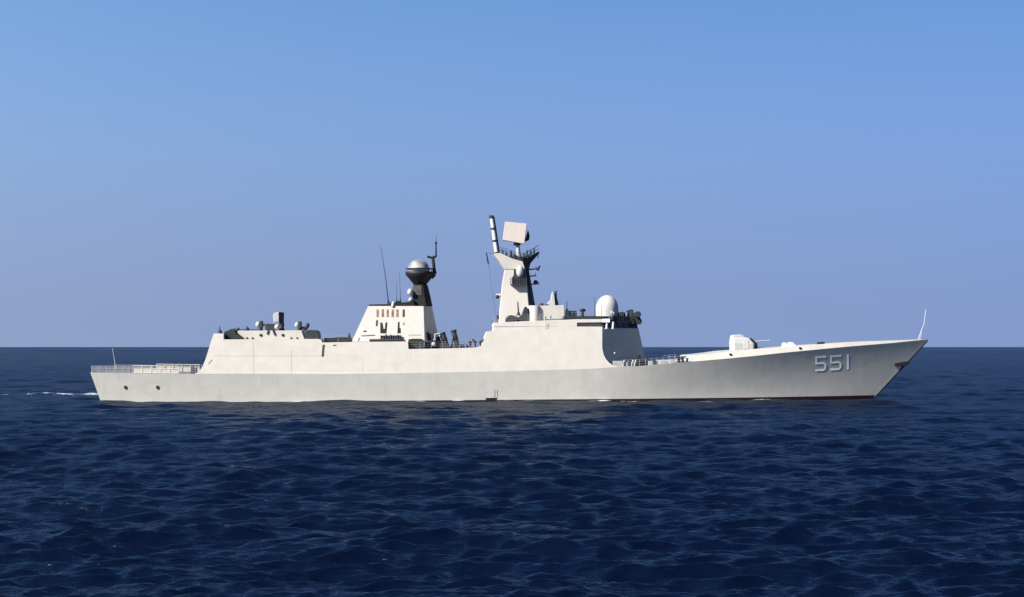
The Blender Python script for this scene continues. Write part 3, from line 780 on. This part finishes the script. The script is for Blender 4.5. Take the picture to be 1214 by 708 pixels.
mb.box((a.x + .4, a.y - .8, a.z), (a.x + 1.0, a.y - .3, a.z + .8)); mb.box((a.x + 1.5, a.y - .7, a.z), (a.x + 2.1, a.y - .2, a.z + .6))
mb.build('balcony', M['dark'], mast)
# yardarms with aerials on the forward side
def yard(px, py, x1, name='yardarm'):
    mb = MB(); mb.tube(S(624, py + 1, -.4), S(x1, py, -.4), .12, .09); mb.tube(S(x1 - 2, py, -2.6), S(x1 - 2, py, 2.6), .07)
    for y in (-2.4, -1, 1, 2.4): mb.tube(S(x1 - 2, py + 1.0, y), S(x1 - 1.4, py - 3.4, y), .08, .05)
    return mb.build(name, M['dark'], mast)
yard(634, 326.6, 636); yard(636, 336.2, 639.5); yard(633, 318.5, 637)
MB().tube(S(636.6, 320, -.8), S(640.4, 314.6, -.8), .3, .1).build('yard_aerial', M['dark'], mast)
MB().ball(S(635, 334.4, -.6), .36).build('yard_sensor', M['dark'], mast)
MB().tube(S(638.4, 299, -.5), S(637.6, 306.5, -.5), .06).build('yard_whip', M['dark'], mast)
mb = MB(); a = S(588, 350.5, -1.5); mb.tube(S(594.5, 349.8, -1.5), S(588, 349.6, -1.5), .22); mb.build('side_lamp_bracket', M['white'], mast)
mb = MB(); mb.ball(S(589.8, 351.8, -1.9), .3); mb.build('side_lamp', M['black'], mast)

# upper deck fittings round the mast and on the bridge roof -----------------------------------------------
dh = MB(); dh.prism([(628,387.2),(628,362.6),(668.6,361.6),(670.4,387)], -4.0, 4.0); dh = dh.build('deck_house', M['white'], ship, bevel=.06)
a = S(633, 386.5, -4.0); top = S(633, 363, -4.0)
MB().lathe((a.x, -3.7, a.z), [(1.0, 0), (1.0, top.z - a.z), (.9, top.z - a.z + .12)], 18).build('round_casing', M['white'], dh)
mb = MB(); mb.tube(S(642, 378, -4.06), S(668, 377.4, -4.06), .06); mb.tube(S(646, 375, -4.06), S(646, 382, -4.06), .08); mb.tube(S(652, 374, -4.06), S(652, 379, -4.06), .06); mb.build('pipe_run', M['net'], dh)
mb = MB()
for x, h in ((642,1.6),(648,1.0)): mb.lathe(S(x, 362.6, -2.5), [(.35, 0), (.3, h*.135*2)], 8)
mb.build('roof_fitting', M['dark'], dh)
dk = MB().prism([(614.4,386.8),(608.5,378),(611,374),(614.4,376),(619,372),(621.6,363.6),(624.6,363),(626.4,369),(626,379),(623,387)], -4.6, -3.2, .1).build('signal_gear', M['dark'], ship, bevel=.1)
whip([(614.8,374),(614.4,366),(613.8,357.5)], .14, .09, -4.2)
mb = MB(); c = S(606, 380.5, -5.4)
mb.lathe((c.x, -5.6, c.z), [(.82, 0), (.95, .15), (.95, .6), (.5, .9)], 16, 'Y'); mb.tube((c.x - .9, -5.3, c.z - 1.1), (c.x, -5.3, c.z), .12); mb.tube((c.x + .9, -5.3, c.z - 1.1), (c.x, -5.3, c.z), .12)
sl = mb.build('searchlight', M['dark'], ship)
mb = MB(); mb.lathe((c.x + .75, -5.7, c.z - .7), [(.42, 0), (.5, .08), (.42, .16)], 14, 'Y'); mb.build('searchlight_ring', M['net'], sl)
mb = MB(); mb.prism([(584.4,392.2),(584.4,382.2),(589.6,382.2),(589.6,392.2)], -6.62, -5.6); mb.build('raft_canister_box', M['bright'], ship, bevel=.08)
mb = MB(); mb.prism([(648.6,362),(650,357.6),(653,356),(654.2,346.6),(655.6,345.4),(657.4,350),(658.4,362)], -2.6, -1.4, .1); od = mb.build('optical_director', M['dome'], ship, bevel=.08)
mb = MB(); mb.prism([(657.2,362),(656.2,352),(658.4,344),(660.4,345),(660.2,352),(662.8,362)], -2.2, -1.3, .05); mb.build('director_back', M['dark'], od, bevel=.05)
mb = MB()
mb.prism([(669.5,378.8),(670,368),(672,364.4),(674.4,368),(675,378.8)], -5.6, -4.8, .1)
for x in (676, 679.5, 683): mb.tube(S(x, 378.6, -5.4), S(x - .5, 368.5, -5.4), .13)
for y in (369, 373.5, 377.5): mb.tube(S(675, y, -5.4), S(683.5, y, -5.4), .12)
mb.lathe(S(679, 377.6, -5), [(.55, 0), (.6, .5), (.4, .9)], 10); mb.tube(S(672.2, 366, -5), S(672, 356.5, -5), .06)
mb.build('signal_gear', M['canvas'], ship)
mb = MB(); mb.tube(S(690.7, 378.4, -5.2), S(690.7, 369, -5.2), .24, .2); mb.lathe(S(690.8, 369.5, -5.2), [(.3, 0), (.45, .12), (.42, .4), (.2, .5)], 12); mb.build('binnacle', M['black'], ship)
whip([(705.2,378),(705,370),(704.6,352)], .05, .03, -4.5)
# bridge radome
rc = S(719.8, 377.5, -2.4); H = lambda py: S(719.8, py, -2.4).z - rc.z
prof = [(1.78, H(379)), (1.78, H(374)), (1.80, H(366))]
for i in range(1, 10):
    a = math.pi/2*i/9; prof.append((max(.01, 1.80*math.cos(a)), H(366) + (H(349.6) - H(366))*math.sin(a)))
rd = MB().lathe((rc.x, -2.4, rc.z), prof, 32).build('radome', M['dome'], ship)
MB().lathe((rc.x, -2.4, rc.z - .4), [(2.0, 0), (2.0, .5)], 24).build('radome_base', M['net'], rd)
# bridge-front roof gear, canvas covered
mb = MB(); mb.prism([(728,384),(730,373),(735,369.6),(741,369.8),(742.4,377),(747,377),(748,369),(746.4,367.4),(748,366.2),(751.4,367.2),(750.4,371),(752.6,372.4),(755.6,369),(758,371),(758.8,376),(761.4,380),(760,384.5)], -3.0, 1.5, .06)
mb.build('covered_roof_gear', M['canvas'], bridge, bevel=.1)
for x, y, r in ((737, 372.4, .42), (756, 372.6, .52)): MB().lathe((S(x, y, -3.3).x, -3.6, S(x, y, -3.3).z), [(r*.8, 0), (r, .15), (r, .6), (r*.5, .8)], 14, 'Y').build('roof_searchlight', M['dark'], bridge)
mb = MB()
for i in range(14): 
    a = on_side(724 + i*.01, 381, -.3).lerp(S(757, 384, -2.2), i/13); mb.tube(a, a + Vector((0, 0, 1.0)), .05, n=5)
a, b = on_side(724, 381, -.3), S(757, 384, -2.2)
for h in (.35, .7, 1.0): mb.tube(a + Vector((0, 0, h)), b + Vector((0, 0, h)), .04, n=4)
mb.build('bridge_rail', M['dark'], bridge)

# fore deck ---------------------------------------------------------------------------------------------
vls = empty('missile_silo', (0, 0, 0)); vls.parent = ship
a, b = SX(772, 0), SX(815, 0)
MB().box((a, -2.6, kz(a) - .1), (b, 2.6, kz(a) + .55)).build('silo_block', M['net'], vls, bevel=.05)
for i in range(8):
    for j in range(4):
        x = a + .35 + i*(b - a - .5)/8; y = -2.3 + j*1.18
        MB().box((x, y, kz(a) + .553), (x + .5, y + 1.0, kz(a) + .64)).build('silo_hatch', M['white'], vls)
def bollard(px, yl, name='bollard', mat='dark', h=.65):
    mb = MB(); p = S(px, 430, yl); z = kz(p.x)
    for d in (-.35, .35): mb.lathe((p.x + d, yl, z - .05), [(.16, 0), (.16, h*.8), (.22, h*.85), (.22, h)], 10)
    mb.box((p.x - .7, yl - .3, z - .06), (p.x + .7, yl + .3, z + .06)); return mb.build(name, M[mat], ship)
bollard(761, -7.0, mat='black'); bollard(812, -6.3, mat='black'); bollard(741, -7.2, mat='net')
mb = MB(); p = S(804.8, 430, -6.6); mb.lathe((p.x, -6.6, kz(p.x) - .05), [(.22, 0), (.2, .8), (.3, .85), (.26, 1.0)], 10); mb.build('capstan', M['black'], ship)
mb = MB(); mb.prism([(752.5,434),(754,429.2),(757,428.6),(757.2,420.6),(759.2,420.6),(759.6,428.4),(766,427.4),(767.6,433.4)], -5.5, -4.2, .05); mb.build('loading_crane', M['black'], ship, bevel=.06)
for px in (739.4, 749.6, 753): MB().path([S(px - .8, 434.4, -7.3), S(px - .3, 430, -7.3), S(px + 1, 426.6, -7.2)], .1).build('davit', M['bright'], ship)
for px in (729.5, 735):
    p = S(px, 433.5, -7.0); MB().box((p.x - .4, -7.1, p.z - .3), (p.x + .4, -6.5, p.z + .75)).build('deck_locker', M['net'], ship, bevel=.05)
for px, w_ in ((769, 5), (782, 7), (794, 5)):
    p = S(px, 430, -6.4); MB().box((p.x, -6.6, kz(p.x) - .1), (p.x + w_/7.4, -5.8, kz(p.x) + .6)).build('deck_locker', M['net'], ship, bevel=.05)
mb = MB()
X0, X1 = SX(737, -7.3), SX(819, -6.5); k = 12; P = []
for i in range(k + 1):
    X = X0 + (X1 - X0)*i/k; P.append(Vector((X, -(kb(X) - .15), kz(X))))
for sd in (1, -1):
    for i, p in enumerate(P):
        p = Vector((p.x, p.y*sd, p.z)); mb.tube(p, p + Vector((0, 0, 1)), .03, n=5)
        if i < k:
            q = Vector((P[i+1].x, P[i+1].y*sd, P[i+1].z))
            for h in (.35, .7, 1): mb.tube(p + Vector((0, 0, h)), q + Vector((0, 0, h)), .02, n=4)
mb.build('guard_rail', M['net'], ship)
mb = MB(); p = S(729, 420, -7.0); mb.ball(S(728.6, 418.6, -6.2), .2); mb.build('deck_lamp', M['dome'], bridge)

# gun turret
gt = empty('gun_turret', (0, 0, 0)); gt.parent = ship
def gring(py, xa, xb, h, cut=.5):
    a, b = S(xa, py, -h).x, S(xb, py, -h).x; z = S(xa, py, -h).z
    return [Vector(p) for p in ((a + cut*.5, -h, z), (b - cut*.2, -h, z), (b + .35, -h + .9, z), (b + .35, h - .9, z), (b - cut*.2, h, z), (a + cut*.5, h, z), (a, h - .5, z), (a, -h + .5, z))]
mb = MB(); mb.loft([gring(415.6, 869, 894, 1.55), gring(407, 868.6, 894, 1.6), gring(401, 868.8, 888.6, 1.4), gring(399.6, 869.4, 884, 1.2)]); mb.build('turret_shell', M['dome'], gt, bevel=.08)
mb = MB(); mb.prism([(868.8,404),(868.9,398.4),(870,396.8),(878,396.2),(882,397.8),(883.5,402)], -1.25, 1.25, .05); mb.build('turret_rear', M['dome'], gt, bevel=.12)
mb = MB(); mb.prism([(889,400.4),(891,400.6),(898,407),(898.2,412.6),(895,414),(894.6,406.4)], -.7, .7); mb.build('gun_mantlet', M['black'], gt, bevel=.06)
mb = MB(); mb.tube(S(895.5, 404.8, 0), S(912, 403.4, 0), .12, .085, 10); mb.tube(S(910.4, 403.55, 0), S(912.2, 403.4, 0), .12, .12, 10); mb.build('gun_barrel', M['net'], gt)
MB().lathe((S(881, 415, 0).x, 0, S(881, 418, 0).z), [(2.0, 0), (2.0, .45)], 20).build('turret_ring', M['brown'], gt)
mb = MB(); P = [S(x, y, -1.62) for x, y in ((881.5,413.6),(887.6,413.6),(887.6,403.6),(881.5,403.6))]
mb.add(P + [p + Vector((0, .1, 0)) for p in P], [(0,1,2,3),(7,6,5,4)] + [(k, k+4, (k+1) % 4+4, (k+1) % 4) for k in range(4)]); mb.build('turret_hatch', M['white'], gt, bevel=.02)
# forecastle fittings
mb = MB(); mb.prism([(929,411.6),(929.6,406.2),(932,405.8),(934.6,410),(937,405.4),(939.4,405.2),(944,409.6),(944,411)], -3.0, -1.6); mb.build('breakwater', M['bright'], ship)
mb = MB(); mb.prism([(938.4,410),(939.2,406.4),(940.8,406.2),(941.6,410)], -1.5, -.4); mb.build('hawse_hatch', M['dark'], ship)
mb = MB(); mb.prism([(971.2,408.8),(971.4,405.4),(977.8,405.2),(978.2,408.6)], -2.0, -.6); mb.build('anchor_windlass', M['black'], ship, bevel=.05)

mb = MB(); mb.path([S(1088.6, 403, 0), S(1092, 393, 0), S(1095.6, 384, 0), S(1097.6, 366.5, 0)], .085, .045)
mb.tube(S(1095.6, 384, 0), S(1090.5, 402.8, .4), .04); mb.build('jackstaff', M['bright'], ship)
mb = MB()
for i in range(16):
    for sd in (1, -1):
        px = 1015 + i*5; X = SX(px, -1.5); h_ = max(.05, kb(X) - .55*max(0, (float(np.interp(X, [q[0] for q in upper], [q[2] for q in upper])) - kz(X))) - .05)
        z = float(np.interp(X, [q[0] for q in upper], [q[2] for q in upper])); mb.tube((X, sd*h_, z - .05), (X, sd*h_, z + .12), .03, n=4)
mb.build('bow_stanchions', M['net'], ship)

# ------------------------------------------------------------------ hanging flag at the mast
fl = MB(); P = [S(x, y, -1.5) for x, y in ((576.0,299.4),(576.9,299.2),(578.2,305),(579.6,312.6),(578.4,313.4),(577.2,309),(576.8,304))]
n_ = len(P)
fl.add(P + [p + Vector((.05, .28, 0)) for p in P], [tuple(range(n_)), tuple(range(2*n_-1, n_-1, -1))] + [(i, i+n_, (i+1) % n_+n_, (i+1) % n_) for i in range(n_)])
SHIP_M = Matrix.Rotation(YAW, 4, 'Z')
flag = fl.build('flag', M['flag']); flag.matrix_world = SHIP_M
tag(flag, 'limp dark flag hanging from a line left of the tall mast', 'flag')
mb = MB(); mb.tube(S(585.8, 301, -1.5), S(576.2, 299.4, -1.5), .03, n=4); mb.tube(S(579.2, 313, -1.5), S(588.6, 383, -3.0), .025, n=4); mb.tube(S(576.2,299.4,-1.5), S(579.2,313,-1.5), .025, n=4); mb.build('halyard', M['dark'], mast)

# ------------------------------------------------------------------ crew
def person(px, foot_py, yl, face, top_m, leg_m, label, cap=None, lean=0.0, arm=0.35, bend=0.0):
    p = S(px, foot_py, yl); wp = SHIP_M @ p
    t = empty('person', wp, face)
    tag(t, label, 'person', None)
    J = {'pel': (0,0,.93), 'wst': (lean*.25,0,1.08), 'chs': (lean*.6,0,1.32), 'nck': (lean*.9,0,1.48), 'hed': (lean+.01,0,1.56), 'crn': (lean+.02,0,1.72)}
    for q, w_ in (('wst', .3), ('chs', .65), ('nck', .9), ('hed', 1.1), ('crn', 1.35)): J[q] = (J[q][0], 0, J[q][2] - bend*w_)
    edges = [('pel','wst'),('wst','chs'),('chs','nck'),('nck','hed'),('hed','crn')]
    rad = {'pel': .15, 'wst': .135, 'chs': .155, 'nck': .06, 'hed': .095, 'crn': .085}
    for s_ in (-1, 1):
        k = 'l' if s_ < 0 else 'r'
        J[k+'hp'] = (0, s_*.10, .88); J[k+'kn'] = (.03, s_*.11, .48); J[k+'an'] = (-.01, s_*.12, .08); J[k+'to'] = (.15, s_*.13, .04)
        J[k+'sh'] = (lean*.75, s_*.19, 1.40 - bend*.7); J[k+'el'] = (lean*.6 + .02 + arm*.25, s_*.25, 1.14 - bend*.6); J[k+'wr'] = (lean*.5 + .1 + arm*.7, s_*.2, .98 + arm*.25 - bend*.5); J[k+'hd'] = (lean*.5 + .16 + arm*.85, s_*.19, .95 + arm*.28 - bend*.5)
        edges += [('pel',k+'hp'),(k+'hp',k+'kn'),(k+'kn',k+'an'),(k+'an',k+'to'),('chs',k+'sh'),(k+'sh',k+'el'),(k+'el',k+'wr'),(k+'wr',k+'hd')]
        rad.update({k+'hp': .10, k+'kn': .065, k+'an': .045, k+'to': .04, k+'sh': .07, k+'el': .048, k+'wr': .034, k+'hd': .04})
    def skin_obj(name, keys, mat, grow, root):
        ks = [q for q in J if q in keys]; ix = {q: i for i, q in enumerate(ks)}
        me = bpy.data.meshes.new(name); me.from_pydata([J[q] for q in ks], [(ix[a], ix[b]) for a, b in edges if a in ix and b in ix], [])
        o = bpy.data.objects.new(name, me); COL.objects.link(o); o.parent = t; me.materials.append(mat)
        sk = o.modifiers.new('skin', 'SKIN'); sk.use_smooth_shade = True
        for q, i in ix.items():
            v = me.skin_vertices[0].data[i]; r = rad[q] + grow; v.radius = (r, r*(1.15 if q in ('chs','pel','wst') else 1)); v.use_root = (q == root)
        o.modifiers.new('sub', 'SUBSURF').render_levels = 2; o.modifiers['sub'].levels = 1
        return o
    skin_obj('body', set(J), M['skin'], 0, 'pel')
    skin_obj('tunic', {'pel','wst','chs','lsh','lel','lwr','rsh','rel','rwr'}, top_m, .022, 'chs')
    skin_obj('trousers', {'pel','lhp','lkn','lan','rhp','rkn','ran'}, leg_m, .02, 'pel')
    hx = lean + .01
    MB().ball((hx - .015, 0, 1.69 - bend*1.25), .112, .95, 12).build('hair', M['hair'], t)
    MB().ball((hx + .105, 0, 1.60 - bend*1.15), .022, 1.3, 8).build('nose', M['skin'], t)
    if cap is not None:
        MB().lathe((hx, 0, 1.74 - bend*1.3), [(.115, 0), (.135, .05), (.15, .07), (.12, .09)], 14).build('cap', cap, t)
    return t
person(725.2, 379.2, -6.3, R(-60), M['cloth'], M['cloth'], 'sailor in white uniform and cap standing on the bridge wing by the big radome', M['cloth'])
person(590.4, 383.2, -5.6, R(180), M['navy'], M['navy'], 'sailor in dark clothes standing behind the foot of the tall mast', None)

for px_, f_, ln, lb in ((557.5, R(-35), .50, 'leftmost of three dark clothed sailors bending over at the deck edge'),
                        (563.8, R(-140), .42, 'middle one of three dark clothed sailors bending over at the deck edge'),
                        (569.6, R(20), .50, 'rightmost of three dark clothed sailors bending over, nearest the tall bridge block')):
    person(px_, 412.3, -6.5, f_, M['camo'], M['camo'], lb, None, ln, .5, .32)['group'] = 'sailors at the deck edge aft of the bridge'
# ------------------------------------------------------------------ wake
def foam_material():
    m = bpy.data.materials.new('sea_foam'); m.use_nodes = True
    n = m.node_tree.nodes; l = m.node_tree.links.new; p = n['Principled BSDF']
    p.inputs['Base Color'].default_value = (.72, .76, .80, 1); p.inputs['Roughness'].default_value = .9
    t = n.new("ShaderNodeTexCoord"); mp = n.new("ShaderNodeMapping"); mp.inputs['Scale'].default_value = (.28, .5, .5)
    no = n.new("ShaderNodeTexNoise"); no.inputs['Scale'].default_value = 1.4; no.inputs['Detail'].default_value = 6; no.inputs['Roughness'].default_value = .68
    at = n.new("ShaderNodeAttribute"); at.attribute_name = 'cover'
    ad = n.new("ShaderNodeMath"); ad.operation = 'ADD'
    mr = n.new("ShaderNodeMapRange"); mr.inputs[1].default_value = 1.02; mr.inputs[2].default_value = 1.22; mr.inputs[4].default_value = .85
    l(t.outputs['Object'], mp.inputs[0]); l(mp.outputs[0], no.inputs['Vector']); l(no.outputs['Fac'], ad.inputs[0]); l(at.outputs['Fac'], ad.inputs[1]); l(ad.outputs[0], mr.inputs[0])
    tr = n.new("ShaderNodeBsdfTransparent"); mx = n.new("ShaderNodeMixShader")
    l(mr.outputs[0], mx.inputs[0]); l(tr.outputs[0], mx.inputs[1]); l(p.outputs[0], mx.inputs[2]); l(mx.outputs[0], n['Material Output'].inputs['Surface'])
    return m
def foam_patch(name, x0, x1, y0, y1, cover_fn, step=.3):
    xs = np.arange(x0, x1, step); ys = np.arange(y0, y1, step)
    X, Y = np.meshgrid(xs, ys, indexing='ij')
    rr = np.sqrt(X**2 + (Y + D)**2)
    z, dx, dy = wave(X, Y, np.maximum(.11, .0030*rr))
    o = grid_mesh(name, X + dx, Y + dy, z + .05, foam_m)
    a = o.data.attributes.new('cover', 'FLOAT', 'POINT'); a.data.foreach_set('value', cover_fn(X, Y).ravel().astype(np.float32))
    return o
foam_m = foam_material()
wk = foam_patch('wake_foam', -125, -63, -9, 48, lambda X, Y: np.clip(.575 - np.abs(Y - 17 - .10*(-64 - X))/34 - np.clip((-80 - X)/160, 0, 1), 0, .7)*np.clip((-63 - X)/4, 0, 1), .4)
tag(wk, 'thin white foam of the wake trailing behind the stern', 'wake', kind='stuff')
def wash_cover(X, Y):
    dist = -(Y - math.tan(YAW)*X) - 7.9
    return np.where(dist > -.6, np.clip(.60 - dist/5.5, 0, .6), 0)*np.clip((X + 64)/20, 0, 1)*np.clip((52 - X)/14, 0, 1)*(.90 + .1*np.sin(X*.19))
ws = foam_patch('hull_wash', -62, 52, -14.5, -6.0, wash_cover, .3)
tag(ws, 'thin streaks of white water along the foot of the hull', 'foam', kind='stuff')
